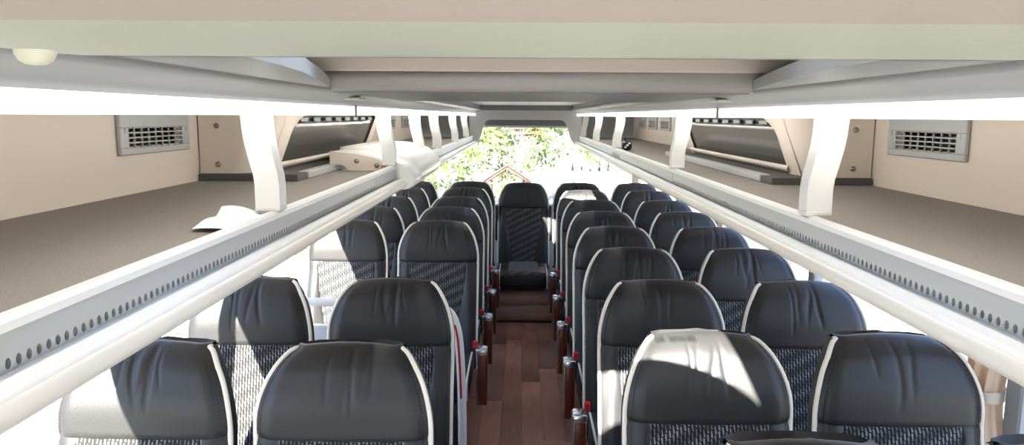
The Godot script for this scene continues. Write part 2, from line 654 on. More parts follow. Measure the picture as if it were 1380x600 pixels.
func rack(s: float, called: String, label: String, runs: Array) -> Node3D:
	var t := thing(called, label, "rack")
	for r in ([[1.4, -7.89]] if s > 0 else [[1.4, -3.0], [-4.15, -7.89]]):
		part("shelf", span_mesh(s * 0.566, s * (WALL_X - 0.001), SHELF_Y - 0.012, SHELF_Y, r[0], r[1], 0.002), M.carpet, t, Vector3.ZERO, "grey carpeted shelf")
		part("underside", prism_mesh(flip_x([Vector2(0.560, 1.550), Vector2(0.60, 1.548), Vector2(1.358, 1.595), Vector2(1.358, 1.70), Vector2(1.352, 1.70), Vector2(1.352, 1.6125), Vector2(0.64, 1.6125), Vector2(0.64, 1.558), Vector2(0.560, 1.556)], s), r[0], r[1], false), M.beige, t)
	if s < 0:
		part("shelf", span_mesh(-0.835, -WALL_X + 0.001, SHELF_Y - 0.012, SHELF_Y, -3.0, -4.15, 0.002), M.carpet, t)
		part("underside", prism_mesh(flip_x([Vector2(0.835, 1.560), Vector2(1.358, 1.595), Vector2(1.358, 1.70), Vector2(1.352, 1.70), Vector2(1.352, 1.6125), Vector2(0.835, 1.6125)], s), -3.0, -4.15, false), M.beige, t)
	for r in runs:
		var z0: float = r[0]
		var z1: float = r[1]
		part("rim", prism_mesh(flip_x([Vector2(0.551, 1.634), Vector2(0.552, 1.643), Vector2(0.557, 1.648), Vector2(0.570, 1.648), Vector2(0.575, 1.643), Vector2(0.575, 1.626), Vector2(0.566, 1.626), Vector2(0.566, 1.634)], s), z0, z1, false), M.rim_white, t, Vector3.ZERO, "white rim strip")
		var holes: float = r[2]
		if holes < z0:
			var st := tool()
			perforated(st, s, z0, holes)
			part("perforated_panel", done(st), M.grey_plastic, t, Vector3.ZERO, "grey panel with a row of oval slots")
		var zz := minf(holes, z0)
		if zz > z1 + 0.05:
			part("fascia_panel", span_mesh(s * RIM_X, s * 0.566, 1.586, 1.636, zz, z1, 0.001), M.grey_plastic, t)
		part("ledge", prism_mesh(flip_x([Vector2(0.525, 1.585), Vector2(0.5265, 1.5885), Vector2(0.566, 1.590), Vector2(0.566, 1.578), Vector2(0.525, 1.578)], s), z0, z1, false), M.white_plastic, t)
		var prof := []
		for k in 15:
			var a := -PI * 0.5 + PI * k / 14.0
			prof.append(Vector2(0.537 - 0.0245 * cos(a) * 1.0, 1.5665 - 0.0165 * sin(a) * 1.0 - 0.0))
		prof.append(Vector2(0.56, 1.550)); prof.append(Vector2(0.56, 1.580))
		part("grab_rail", prism_mesh(flip_x(prof, s), z0, z1, true), M.rail_cream, t, Vector3.ZERO, "rounded cream rail along the rack edge")
	return t

func rack_post(s: float, z: float, label: String) -> void:
	var t := thing("rack_post", label, "post", Vector3(s * 0.575, 1.648, z), 0.0, "white posts of the luggage racks")
	var l := [[0.0, 0.0], [0.0, 0.055], [0.002, 0.075], [0.010, 0.11], [0.016, 0.14], [0.020, 0.17], [0.022, 0.20], [0.022, 0.222]]
	var pts := []
	for p in l: pts.append(Vector2(p[0] - 0.026, p[1]))
	var rev := l.duplicate()
	rev.reverse()
	for p in rev: pts.append(Vector2(p[0] * 1.1 + 0.026, p[1]))
	part("shaft", prism_mesh(flip_x(pts, s), 0.022, -0.022, false, 0.004), M.post_white, t)
	part("foot", span_mesh(-0.0268, 0.0268, 0.0, 0.010, -0.0235, 0.0235, 0.002), M.post_white, t)
	part("head", span_mesh(s * 0.022 - 0.032, s * 0.022 + 0.032, 0.205, 0.221, -0.028, 0.028, 0.003), M.grey_plastic, t)

func vent(s: float, z: float, label: String) -> void:
	var t := thing("air_vent", label, "vent", Vector3(s * WALL_X, 1.80, z), 0.0, "grey air vents on the rack walls")
	var w := 0.42
	var x0 := -s * 0.001
	var x1 := -s * 0.014
	# plate with an opening for the grille, as four bars
	var gy0 := -0.045
	var gy1 := 0.010
	var gz := 0.165
	var st := tool()
	span(st, x0, x1, -0.065, gy0, -w / 2, w / 2, 0.003)
	span(st, x0, x1, gy1, 0.065, -w / 2, w / 2, 0.003)
	span(st, x0, x1, gy0 - 0.002, gy1 + 0.002, gz, w / 2, 0.003)
	span(st, x0, x1, gy0 - 0.002, gy1 + 0.002, -w / 2, -gz, 0.003)
	part("plate", done(st), M.grey_plastic, t)
	for k in 3:
		var y := lerpf(gy0, gy1, (k + 1) / 4.0)
		part("slat", span_mesh(-s * 0.003, -s * 0.0115, y - 0.0022, y + 0.0022, -gz, gz, 0.0008), M.grey_plastic, t)
	for k in 7:
		var z1 := lerpf(-gz, gz, (k + 1) / 8.0)
		part("divider", span_mesh(-s * 0.003, -s * 0.0080, gy0, gy1, z1 - 0.0018, z1 + 0.0018, 0.0005), M.grey_plastic, t)
	for e in [-1.0, 1.0]:
		part("clip", span_mesh(-s * 0.013, -s * 0.0165, -0.004, 0.010, e * 0.185 - 0.004, e * 0.185 + 0.004, 0.001), M.grey_plastic, t)

func screw(parent: Node, at: Vector3, axis: Vector3, r := 0.008) -> void:
	var o := part("screw", S.screw, M.screw, parent, at)
	if axis == Vector3.BACK: o.rotation.x = PI / 2.0
	else: o.rotation.z = -PI / 2.0 * axis.x
	o.scale = Vector3.ONE * (r / 0.008)

func duct_box(s: float, label: String) -> void:
	# beige housing at the back of the rack with a dark glossy panel leaning into the shelf
	var t := thing("duct_housing", label, "housing", Vector3(0, SHELF_Y, 0), 0.0, "beige housings in the racks")
	part("base_slab", prism_mesh(flip_x([Vector2(0.80, 0.001), Vector2(0.80, 0.020), Vector2(0.803, 0.023), Vector2(1.136, 0.023), Vector2(1.136, 0.001)], s), -2.50, -4.35, false), M.dark_carpet, t)
	part("edge_trim", span_mesh(s * 0.795, s * 0.835, 0.0, 0.026, -2.62, -4.35, 0.003), M.grey_plastic, t, Vector3.ZERO, "light grey edge strip")
	# lofted body: outline in plan changes from bottom to top
	var st := tool()
	var outline := func(k: float):           # k 0 bottom .. 1 top
		var xi := lerpf(0.935, 0.850, k)
		var zc := lerpf(2.60, 2.56, k)
		var o := []
		o.append(Vector2(1.136, 2.515))
		o.append(Vector2(xi + 0.10, 2.52))
		for i in 7:
			var a := i / 6.0 * PI / 2.0
			o.append(Vector2(xi + 0.085 - 0.085 * sin(a), 2.52 + 0.085 - 0.085 * cos(a) + 0.03 * (1.0 - k) * sin(a)))
		return o
	var n := 9
	for j in 6:
		var oa: Array = outline.call(j / 6.0)
		var ob: Array = outline.call((j + 1) / 6.0)
		var ya := lerpf(0.024, 0.245, j / 6.0)
		var yb := lerpf(0.024, 0.245, (j + 1) / 6.0)
		for i in n - 1:
			quad(st, Vector3(s * oa[i].x, ya, -oa[i].y), Vector3(s * oa[i + 1].x, ya, -oa[i + 1].y), Vector3(s * ob[i + 1].x, yb, -ob[i + 1].y), Vector3(s * ob[i].x, yb, -ob[i].y))
	part("end_face", done(st), M.beige, t)
	# frame round the panel: near jamb, far jamb, sill
	var at := func(k: float, z: float, inset: float): return Vector3(s * (lerpf(0.935, 0.850, k) + inset), lerpf(0.024, 0.245, k), z)
	st = tool()
	grid(st, 8, 10, func(u, v):
		var p: Vector3 = at.call(v, lerpf(-2.602, -2.72, u), 0.0)
		p.x -= s * 0.012 * sin(u * PI)
		p.z -= 0.30 * pow(maxf(0.0, v - 0.62), 2.0) * u * 4.0
		return p)
	part("near_jamb", done(st), M.beige, t)
	st = tool()
	grid(st, 6, 6, func(u, v):
		var p: Vector3 = at.call(v, lerpf(-4.18, -4.29, u), 0.0)
		p.x -= s * 0.010 * sin(u * PI)
		return p)
	grid(st, 1, 6, func(u, v):
		var p: Vector3 = at.call(v, -4.29, 0.0)
		p.x = lerpf(p.x, s * 1.136, u)
		return p)
	part("far_jamb", done(st), M.beige, t)
	st = tool()
	grid(st, 2, 6, func(u, v):
		var p: Vector3 = at.call(v * 0.14, lerpf(-2.66, -4.22, u), 0.0)
		p.x -= s * 0.022 * sin(v * PI * 0.8) 
		return p)
	part("sill", done(st), M.beige, t)
	st = tool()
	grid(st, 6, 6, func(u, v): return at.call(lerpf(0.13, 0.80, v), lerpf(-2.69, -4.2, u), 0.010))
	grid(st, 6, 1, func(u, v): return at.call(lerpf(0.80, 0.80, v), lerpf(-2.69, -4.2, u), lerpf(0.010, 0.022, v)))
	part("gloss_panel", done(st), M.gloss_panel, t, Vector3.ZERO, "dark grey glossy panel")
	for k in 8:                                # hinge tabs along the panel's upper edge
		var z := lerpf(-2.85, -4.08, k / 7.0)
		var p: Vector3 = at.call(0.822, z, 0.008)
		part("hinge_tab", box_mesh(Vector3.ZERO, Vector3(0.006, 0.016, 0.09), 0.002), M.dark_grey, t, p)
	st = tool()
	grid(st, 2, 2, func(u, v): return at.call(lerpf(0.76, 1.02, v), lerpf(-2.66, -4.22, u), 0.024))
	part("upper_panel", done(st), M.upper_grey, t)
	for y in [0.055, 0.185]:
		screw(t, Vector3(s * 1.075, y, -2.516), Vector3.BACK, 0.009)

# ------------------------------------------------------------------ curtains
func curtain(s: float, z: float, width: float, y_top: float, label: String, tied := true, x := 1.338) -> void:
	var t := thing("curtain", label, "curtain", Vector3(s * x, 0.0, z), 0.0, "beige window curtains")
	var y_low := 0.74
	var tie := 1.05
	var wide := func(y: float):
		if not tied: return width
		return width * (0.60 + 0.50 * smoothstep(0.0, 0.24, absf(y - tie)))
	var st := tool()
	grid(st, 144, 28, func(u, v):
		var y: float = lerpf(y_low, y_top, v)
		var w: float = wide.call(y)
		var a: float = TAU * u                          # closed, gathered bundle: a pleated oval
		var amp: float = 0.010 + 0.008 * sin(u * 17.0)
		var r: float = 1.0 + (amp / 0.03) * 0.75 * sin(u * TAU * 9.0 + 0.9 * sin(y * 4.0 + u * 6.0))
		return Vector3(cos(a) * 0.036 * r, y, sin(a) * w * 0.5 * (0.8 + 0.2 * r)))
	part("cloth", done(st), M.curtain, t)
	if tied:
		st = tool()
		grid(st, 32, 3, func(u, v):
			var a: float = TAU * u
			return Vector3(cos(a) * 0.050, tie + (v - 0.5) * 0.035 + 0.006 * cos(a), sin(a) * width * 0.36))
		var b := part("tieback", done(st), M.tieback, t, Vector3.ZERO, "off white tieback band")
		var k := part("snap_button", S.screw, M.dark_rubber, b, Vector3(-s * 0.051, tie, 0.02))
		k.rotation.z = s * PI / 2.0
		k.scale = Vector3.ONE * 0.9

# ------------------------------------------------------------------ outside
func tree(called: String, label: String, at: Vector3, h: float, r: float, leaves: int, m: Material, seed_: int, group: String, squash := 1.0) -> void:
	var t := thing(called, label, "tree" if h > 2.0 else "shrub", at, 0.0, group)
	var rng := RandomNumberGenerator.new()
	rng.seed = seed_
	var st := tool()
	tube(st, smooth_path([Vector3.ZERO, Vector3(0.1, h * 0.35, 0), Vector3(-0.05, h * 0.7, 0.1), Vector3(0.05, h * 0.9, 0)], 4), 0.003 * h, -1, 7)
	var clumps := []
	for i in 26:
		var dir := Vector3(rng.randf_range(-1, 1), rng.randf_range(-0.8, 1), rng.randf_range(-1, 1)).normalized()
		var c := Vector3(0, h * 0.55, 0) + Vector3(dir.x * r, dir.y * h * 0.40 * squash, dir.z * r) * rng.randf_range(0.5, 1.0)
		clumps.append(c)
		tube(st, [Vector3(0, clampf(c.y * 0.7, 0.1, h * 0.8), 0), (c + Vector3(0, c.y * 0.8, 0)) * 0.5, c], 0.0014 * h, -1, 5)
	part("trunk", done(st), M.bark, t)
	st = tool()
	st.set_smooth_group(-1)
	for i in leaves:
		var c: Vector3 = clumps[rng.randi() % clumps.size()]
		var p := c + Vector3(rng.randfn(), rng.randfn() * 0.8, rng.randfn()) * r * 0.15
		p.y = maxf(p.y, 0.05)
		var a := Vector3(rng.randfn(), rng.randfn(), rng.randfn()).normalized()
		var b := a.cross(Vector3(rng.randfn(), rng.randfn(), rng.randfn())).normalized()
		var l := rng.randf_range(0.06, 0.13) * (0.7 + r * 0.25)
		quad(st, p - a * l, p + b * l * 0.45, p + a * l, p - b * l * 0.45)
	var f := part("foliage", done(st), m, t)
	f.set_meta("kind", "stuff")

# ------------------------------------------------------------------ the scene
func _ready() -> void:
	# camera
	var cam := Camera3D.new()
	cam.name = "camera"
	cam.fov = rad_to_deg(2.0 * atan(0.3))
	cam.near = 0.02
	cam.far = 400.0
	add_child(cam)
	cam.position = Vector3(-0.04, 1.85, 0.0)
	cam.basis = Basis(Vector3.UP, atan(0.013)) * Basis(Vector3.RIGHT, deg_to_rad(-8.19)) * Basis(Vector3.BACK, deg_to_rad(0.35))
	cam.current = true
	# sky and exposure
	var we := WorldEnvironment.new()
	we.name = "environment"
	var env := Environment.new()
	env.background_mode = Environment.BG_SKY
	var sky := Sky.new()
	var sm := ProceduralSkyMaterial.new()
	sm.sky_top_color = Color(0.57, 0.71, 0.92)
	sm.sky_horizon_color = Color(0.90, 0.94, 0.98)
	sm.ground_bottom_color = Color(0.40, 0.40, 0.39)
	sm.ground_horizon_color = Color(0.85, 0.85, 0.83)
	sm.sky_energy_multiplier = 1.65
	sky.sky_material = sm
	env.sky = sky
	env.tonemap_mode = Environment.TONE_MAPPER_LINEAR
	env.tonemap_exposure = 1.9
	env.sdfgi_enabled = true
	env.ssao_enabled = true
	env.ssil_enabled = true
	we.environment = env
	add_child(we)
	# sun: from the front, a little from the left-hand windows
	var sun := DirectionalLight3D.new()
	sun.name = "sun"
	sun.light_color = Color(1.0, 0.97, 0.92)
	sun.light_energy = 21.0
	sun.light_angular_distance = 0.6
	sun.shadow_enabled = true
	add_child(sun)
	sun.look_at_from_position(Vector3.ZERO, Vector3(0.45, -1.0, -1.4), Vector3.UP)
	# the two strip lights along the ceiling edge
	for s in [-1.0, 1.0]:
		for k in 4:
			var a := AreaLight3D.new()
			a.name = "strip_area_light"
			a.area_size = Vector2(0.026, 2.1)
			a.light_energy = 0.22
			a.light_color = Color(1.0, 0.985, 0.96)
			a.shadow_enabled = true
			a.area_range = 12.0
			add_child(a, true)
			a.position = Vector3(s * 0.563, 1.8465, 0.2 - k * 2.15)
			a.basis = Basis(Vector3.BACK, s * deg_to_rad(48.0)) * Basis(Vector3.RIGHT, -PI / 2.0)
	make_materials()
	make_seat_meshes()
	S.screw = lathe_mesh([Vector2(0.0, 0.006), Vector2(0.004, 0.0055), Vector2(0.0065, 0.004), Vector2(0.008, 0.0015), Vector2(0.0082, 0.0)], 12)

	build_shell()
	build_ceiling()
	build_racks()
	build_seats()
	build_fittings()
	build_outside()

const VENTS := {-1: [-2.215, -6.2, -7.0], 1: [-2.19, -5.55, -6.15, -6.75, -7.35]}
func rack_wall_mesh(s: float) -> ArrayMesh:      # inner wall with an opening behind every vent grille
	var st := tool()
	var x0 := s * WALL_X
	var x1 := s * 1.155
	span(st, x0, x1, 1.613, 1.757, FRONT_Z - 0.3, -7.95, 0.0)
	span(st, x0, x1, 1.808, 1.95, FRONT_Z - 0.3, -7.95, 0.0)
	var z := FRONT_Z - 0.3
	for v in VENTS[int(s)]:
		span(st, x0, x1, 1.757, 1.808, z, v + 0.163, 0.0)
		z = v - 0.163
	span(st, x0, x1, 1.757, 1.808, z, -7.95, 0.0)
	return done(st)

func build_shell() -> void:
	# floor: one subfloor with wooden planks laid on it
	var fl := struct("floor", span_mesh(-1.42, 1.42, -0.10, -0.004, FRONT_Z, REAR_Z, 0.0), M.joint, "dark wooden plank floor along the aisle", "floor")
	var rng := RandomNumberGenerator.new()
	rng.seed = 77
	var pw := 0.127
	for c in range(-3, 3):
		var x0 := -0.03 + c * pw
		var z := 0.4 - rng.randf() * 0.9
		var k := 0
		while z > -6.5:
			var l := 1.22
			var z1 := maxf(z - l, -6.5)
			if z1 < -2.02:
				var st := tool()
				var y1 := 0.0
				var uo := rng.randf()
				grid(st, 1, 1, func(u, v): return Vector3(lerpf(x0 + 0.0008, x0 + pw - 0.0008, u), y1, lerpf(minf(z, -2.0) - 0.0008, z1 + 0.0008, v)), func(p): return Vector2((p.x - x0) / pw + uo, p.z / 1.3 + uo * 3.0))
				grid(st, 1, 1, func(u, v): return Vector3(lerpf(x0 + 0.0008, x0 + pw - 0.0008, u), lerpf(y1, -0.004, v), z - 0.0008))
				for e in [x0 + 0.0008, x0 + pw - 0.0008]:
					grid(st, 1, 1, func(u, v): return Vector3(e, lerpf(y1, -0.004, v), lerpf(z, z1, u)))
				part("plank", done(st), M["plank%d" % (rng.randi() % 4)], fl)
			z = z1
			if z <= -6.5: break
			k += 1
	var st2 := tool()
	span(st2, -1.35, -0.03 - 3 * pw, -0.004, 0.0, -2.0, -8.3, 0.0005)
	span(st2, -0.03 + 3 * pw, 1.35, -0.004, 0.0, -2.0, -8.3, 0.0005)
	part("side_covering", done(st2), M.floor_grey, fl)
	part("added_front_mat", span_mesh(-1.35, 1.35, -0.004, 0.004, FRONT_Z - 0.01, -2.0, 0.0005), M.floor_grey, fl)  # unseen grey mat, added to keep brown bounce light off the ceiling
	# step under the rear centre seat
	var sp := struct("trim_1", span_mesh(-0.30, 0.26, 0.0, 0.295, -6.57, -8.2, 0.003), M.joint, "dark wooden step under the rear centre seat", "step")
	for k in 2:
		var y0 := 0.004 + k * 0.147
		var st := tool()
		grid(st, 1, 1, func(u, v): return Vector3(lerpf(-0.30, 0.26, u), lerpf(y0, y0 + 0.143, v), -6.562), func(p): return Vector2(p.y * 6.0 + k * 0.4, p.x * 1.1))
		grid(st, 1, 1, func(u, v): return Vector3(lerpf(-0.30, 0.26, u), y0 + 0.143, lerpf(-6.562, -6.57, v)))
		part("riser_board", done(st), M.plank1, sp)
	part("nosing", span_mesh(-0.30, 0.26, 0.292, 0.303, -6.552, -6.59, 0.003), M.chrome, sp, Vector3.ZERO, "metal edge strip")
	# side walls with window openings, pillars and glass
	for s in [-1.0, 1.0]:
		var side := "left" if s < 0 else "right"
		var w := struct("wall_" + side, span_mesh(s * SIDE_X, s * 1.42, -0.10, 0.74, FRONT_Z, REAR_Z, 0.004), M.wall_grey, "pale grey lower side wall under the windows", "wall")
		part("upper_wall", span_mesh(s * SIDE_X, s * 1.39, 1.69, 1.99, FRONT_Z, REAR_Z, 0.004), M.wall_grey, w)
		part("window_ledge", span_mesh(s * 1.345, s * 1.375, 0.725, 0.745, FRONT_Z, REAR_Z, 0.004), M.white_plastic, w)
		var zs := [1.62, -0.40, -2.04, -3.54, -5.10, -6.70, -8.27]
		if s < 0: zs[3] = -3.05
		for i in zs.size():
			part("pillar", span_mesh(s * 1.362, s * 1.41, 0.74, 1.69, zs[i] + 0.035, zs[i] - 0.035, 0.006), M.pillar_grey, w)
		for i in zs.size() - 1:
			var win := struct("window_%d" % (i + 1 + (0 if s < 0 else 6)), span_mesh(s * 1.382, s * 1.387, 0.745, 1.685, zs[i] - 0.037, zs[i + 1] + 0.037, 0.0), M.glass, "clear side window pane", "window")
			var stf := tool()
			for y in [0.752, 1.682]: span(stf, s * 1.377, s * 1.392, y - 0.007, y + 0.007, zs[i] - 0.036, zs[i + 1] + 0.036, 0.002)
			part("window_seal", done(stf), M.dark_rubber, win)
		# wall behind the luggage shelf
		struct("wall_rack_" + side, rack_wall_mesh(s), M.beige, "beige inner wall behind the luggage shelf", "wall")
		# grey end panel closing the rack at the rear
		struct("wall_rack_end_" + side, span_mesh(s * 0.56, s * 1.14, 1.603, 1.93, -7.95, -7.97, 0.001), M.duct_grey, "grey panel closing the rear end of the rack", "wall")
	# rear wall
	var rw := struct("wall_rear", span_mesh(-1.42, 1.42, -0.10, 0.86, REAR_Z, REAR_Z - 0.06, 0.004), M.wall_grey, "rear wall below the rear window", "wall")
	part("header", span_mesh(-1.42, 1.42, 1.72, 2.0, REAR_Z, REAR_Z - 0.06, 0.004), M.wall_grey, rw)
	var rear_win := struct("window_13", span_mesh(-1.42, 1.42, 0.86, 1.72, REAR_Z - 0.028, REAR_Z - 0.034, 0.0), M.glass, "wide rear window with small red lettering", "window")
	# the lettering on the rear window: two short lines of small red marks, too faint to read
	rng.seed = 15
	for line in 2:
		var x := -0.125
		while x < 0.175:
			var y := 1.690 - line * 0.058
			var hgt := rng.randf_range(0.020, 0.036)
			var wdt := rng.randf_range(0.006, 0.018)
			part("letter_mark", span_mesh(x, x + wdt, y - hgt / 2.0, y + hgt / 2.0, REAR_Z - 0.0265, REAR_Z - 0.0275, 0.0002), M.print_red, rear_win)
			x += wdt + rng.randf_range(0.004, 0.012)
			if line == 0 and x > 0.0 and x < 0.06: x += 0.06
	# front of the bus, behind the camera: windscreen over a low wall
	var fw := struct("wall_front", span_mesh(-1.42, 1.42, -0.10, 0.85, FRONT_Z, FRONT_Z + 0.06, 0.004), M.wall_grey, "front wall below the windscreen", "wall")
	part("header", span_mesh(-1.42, 1.42, 1.60, 2.0, FRONT_Z, FRONT_Z + 0.06, 0.004), M.wall_grey, fw)
	struct("window_14", span_mesh(-1.42, 1.42, 0.85, 1.60, FRONT_Z + 0.02, FRONT_Z + 0.026, 0.0), M.glass, "windscreen at the front", "window")
	# roof with two hatch openings
	var st := tool()
	var hx0 := -0.345
	var hx1 := 0.215
	var y0 := 1.992
	var y1 := 2.03
	span(st, -1.42, hx0, y0, y1, FRONT_Z + 0.06, REAR_Z - 0.06, 0.0)
	span(st, hx1, 1.42, y0, y1, FRONT_Z + 0.06, REAR_Z - 0.06, 0.0)
	var cuts := [[FRONT_Z + 0.06, -0.64], [-1.18, -4.94], [-5.48, REAR_Z - 0.06]]
	for c in cuts: span(st, hx0, hx1, y0, y1, c[0], c[1], 0.0)
	var roof := struct("ceiling_roof", done(st), M.roof_white, "white roof skin with two hatch openings", "roof")
	for z in [-0.64, -4.94]:
		var h := thing("roof_hatch", "glazed roof hatch over the front rows" if z > -2 else "glazed roof hatch over the rear rows", "hatch", Vector3(0, 2.012, z), 0.0, "glazed roof hatches")
		part("pane", span_mesh(hx0, hx1, -0.004, 0.0, 0.0, -0.54, 0.0), M.glass, h)
		var stl := tool()
		rng.seed = 5
		for k in 9:
			var x := -0.005 + k * 0.0135
			if k == 2: continue
			span(stl, x, x + 0.009, 0.0005, 0.0015, -0.335, -0.339, 0.0)
			span(stl, x, x + 0.0045, 0.0005, 0.0015, -0.335, -0.368, 0.0)
			if k % 2: span(stl, x, x + 0.009, 0.0005, 0.0015, -0.349, -0.354, 0.0)
			if k % 3: span(stl, x, x + 0.009, 0.0005, 0.0015, -0.364, -0.368, 0.0)
		part("lettering", done(stl), M.print_dark, h)
		# the round roof ventilator overlapping the hatch, added unseen to curve the sun patch
		var v := thing("added_roof_occluder", "round ventilator cowl added at the edge of the front roof hatch" if z > -2 else "round ventilator cowl added at the edge of the rear roof hatch", "ventilator", Vector3(-0.12, 2.031, z + 0.14), 0.0, "added round occluders on the roof")
		part("disc", lathe_mesh([Vector2(0.335, 0.0), Vector2(0.335, 0.012), Vector2(0.31, 0.035), Vector2(0.2, 0.05), Vector2(0.0, 0.055)], 40), M.roof_white, v)
		part("base", lathe_mesh([Vector2(0.0, 0.001), Vector2(0.33, 0.001)], 40), M.dark_rubber, v)

func build_ceiling() -> void:
	# flat middle with the hatch recess; cove mouldings down to the strip lights
	var cx := 0.47
	var st := tool()
	span(st, -cx, cx, 1.908, 1.93, -0.70, -0.775, 0.0)
	span(st, -cx, cx, 1.908, 1.93, -1.66, -2.80, 0.0)
	for s in [-1.0, 1.0]:                        # the recess widens towards the back
		var o := PackedVector2Array([Vector2(s * 0.475, -0.77), Vector2(s * 0.322, -0.77), Vector2(s * 0.328, -0.90), Vector2(s * 0.345, -1.05), Vector2(s * 0.40, -1.35), Vector2(s * 0.465, -1.665), Vector2(s * 0.475, -1.665)])
		plate_xz(st, o, 1.908, 1.93)
	var c := struct("ceiling", done(st), M.duct_grey, "grey ceiling round the roof hatch", "ceiling")
	part("front_panel", span_mesh(-cx, cx, 1.904, 1.93, FRONT_Z - 0.1, -0.70, 0.0), M.beige, c, Vector3.ZERO, "beige front ceiling panel")
	# recess walls of the front hatch
	st = tool()
	span(st, -0.80, -0.78, 1.93, 1.992, -0.64, -1.68, 0.0)
	span(st, 0.78, 0.80, 1.93, 1.992, -0.64, -1.68, 0.0)
	part("recess_side", done(st), M.duct_grey, c)
	part("recess_front", span_mesh(-0.78, 0.78, 1.93, 1.992, -0.62, -0.64, 0.0), M.duct_grey, c)
	st = tool()
	prism_x(st, [Vector2(-1.652, 1.902), Vector2(-1.646, 1.908), Vector2(-1.648, 1.925), Vector2(-1.642, 1.944), Vector2(-1.69, 1.944), Vector2(-1.69, 1.902)], -0.56, 0.56)
	part("recess_back", done(st), M.recess_grey, c, Vector3.ZERO, "satin grey back wall of the hatch recess")
	part("recess_lining", span_mesh(-0.79, 0.79, 1.9445, 1.992, -1.638, -1.69, 0.003), M.beige, c, Vector3.ZERO, "beige upper edge of the hatch recess")
	for s in [-1.0, 1.0]:
		part("recess_top", span_mesh(s * (0.35 if s < 0 else 0.22), s * 0.78, 1.987, 1.9915, -0.64, -1.64, 0.0), M.duct_grey, c)
	part("recess_top", span_mesh(-0.35, 0.22, 1.987, 1.9915, -1.185, -1.64, 0.0), M.duct_grey, c)
	# raised rear ceiling
	st = tool()
	span(st, -0.52, -0.325, 1.955, 1.971, -2.80, -7.6, 0.0)
	span(st, 0.335, 0.52, 1.955, 1.971, -2.80, -7.6, 0.0)
	span(st, -0.325, 0.335, 1.955, 1.971, -2.80, -4.90, 0.0)
	span(st, -0.325, 0.335, 1.955, 1.971, -5.60, -7.6, 0.0)
	span(st, -0.52, 0.52, 1.908, 1.971, -2.785, -2.80, 0.0)
	for s in [-1.0, 1.0]: span(st, s * 0.47, s * 0.50, 1.905, 1.957, -2.80, -7.6, 0.0)
	span(st, -0.50, 0.50, 1.905, 1.957, -7.55, -7.6, 0.0)
	for s in [-1.0, 1.0]: span(st, s * 0.336 - 0.005, s * 0.336 + 0.005, 1.955, 1.992, -4.90, -5.60, 0.0)
	span(st, -0.335, 0.335, 1.955, 1.992, -4.89, -4.90, 0.0)
	span(st, -0.335, 0.335, 1.955, 1.992, -5.60, -5.61, 0.0)
	part("rear_panel", done(st), M.duct_grey, c)
	# crossbeam close to the camera, padded and slightly bulging
	var b := thing("ceiling_crossbeam", "pale padded ceiling crossbeam in front of the roof hatch", "beam", Vector3.ZERO)
	st = tool()
	var prof := []
	for k in 13:
		var a := PI * k / 12.0
		prof.append(Vector2(-0.5725 + 0.1625 * cos(a), 1.9075 - 0.005 * pow(sin(a), 0.7)))
	prof.append(Vector2(-0.735, 1.915)); prof.append(Vector2(-0.41, 1.915))
	prism_x(st, prof, -0.50, 0.50)
	part("padding", done(st), M.beam_skin, b)
	# dark ceiling panel behind the hatch
	var d := thing("ceiling_panel", "dark grey rounded ceiling panel behind the roof hatch", "panel", Vector3.ZERO)
	var outline := PackedVector2Array()
	for q in [[0.46, -2.72, 0.0], [-0.46, -2.72, PI / 2.0]]:
		for k in 5:
			var a: float = q[2] + PI / 2.0 * k / 4.0
			outline.append(Vector2(q[0] - signf(q[0]) * 0.08 + 0.08 * cos(a), q[1] + 0.08 - 0.08 * sin(a)))
	outline.append(Vector2(-0.46, -1.665)); outline.append(Vector2(0.46, -1.665))
	st = tool()
	plate_xz(st, outline, 1.9005, 1.907)
	part("slab", done(st), M.dark_grey, d)
	# coves and strip lights
	for s in [-1.0, 1.0]:
		var side := "on the stairwell side" if s < 0 else "opposite the stairwell"
		struct("trim_cove_" + ("left" if s < 0 else "right"), prism_mesh(flip_x([Vector2(0.460, 1.904), Vector2(0.485, 1.899), Vector2(0.506, 1.892), Vector2(0.522, 1.884), Vector2(0.532, 1.8745), Vector2(0.562, 1.8745), Vector2(0.562, 1.93), Vector2(0.460, 1.93)], s), FRONT_Z - 0.3, -7.9, true), M.duct_grey, "grey curved cove moulding above the strip light", "moulding")
		var l := thing("strip_light", "long white strip light over the rack " + side, "light", Vector3(s * 0.546, 1.861, 0), 0.0, "long strip lights")
		part("diffuser", prism_mesh(flip_x([Vector2(-0.014, -0.010), Vector2(-0.011, -0.0125), Vector2(0.014, -0.0125), Vector2(0.014, 0.013), Vector2(-0.014, 0.013)], s), FRONT_Z - 0.35, -7.88, false), M.strip_glow, l, Vector3.ZERO, "glowing white diffuser")
		for z in [-2.20, -5.2]:
			part("joint_clip", span_mesh(-s * 0.0145, -s * 0.018, -0.014, 0.020, z - 0.008, z + 0.008, 0.001), M.dark_grey, l)
		struct("ceiling_rack_" + ("left" if s < 0 else "right"), span_mesh(s * 0.562, s * 1.16, 1.875, 1.90, FRONT_Z - 0.3, -7.95, 0.0), M.beige, "beige ceiling above the luggage shelf", "ceiling")
		var tb := thing("ceiling_tab", "small beige tab beside the ceiling panel " + side, "tab", Vector3(s * 0.50, 1.8925, -2.02), 0.0, "small tabs on the ceiling")
		part("plate", box_mesh(Vector3(0, 0, 0), Vector3(0.055, 0.006, 0.10), 0.002), M.beige, tb)
	# rear portal framing the rear window
	var pl := PackedVector2Array()
	var arc := func(cx_: float, cy: float, r: float, a0: float, a1: float):
		for k in 6:
			var a := lerpf(a0, a1, k / 5.0)
			pl.append(Vector2(cx_ + r * cos(a), cy + r * sin(a)))
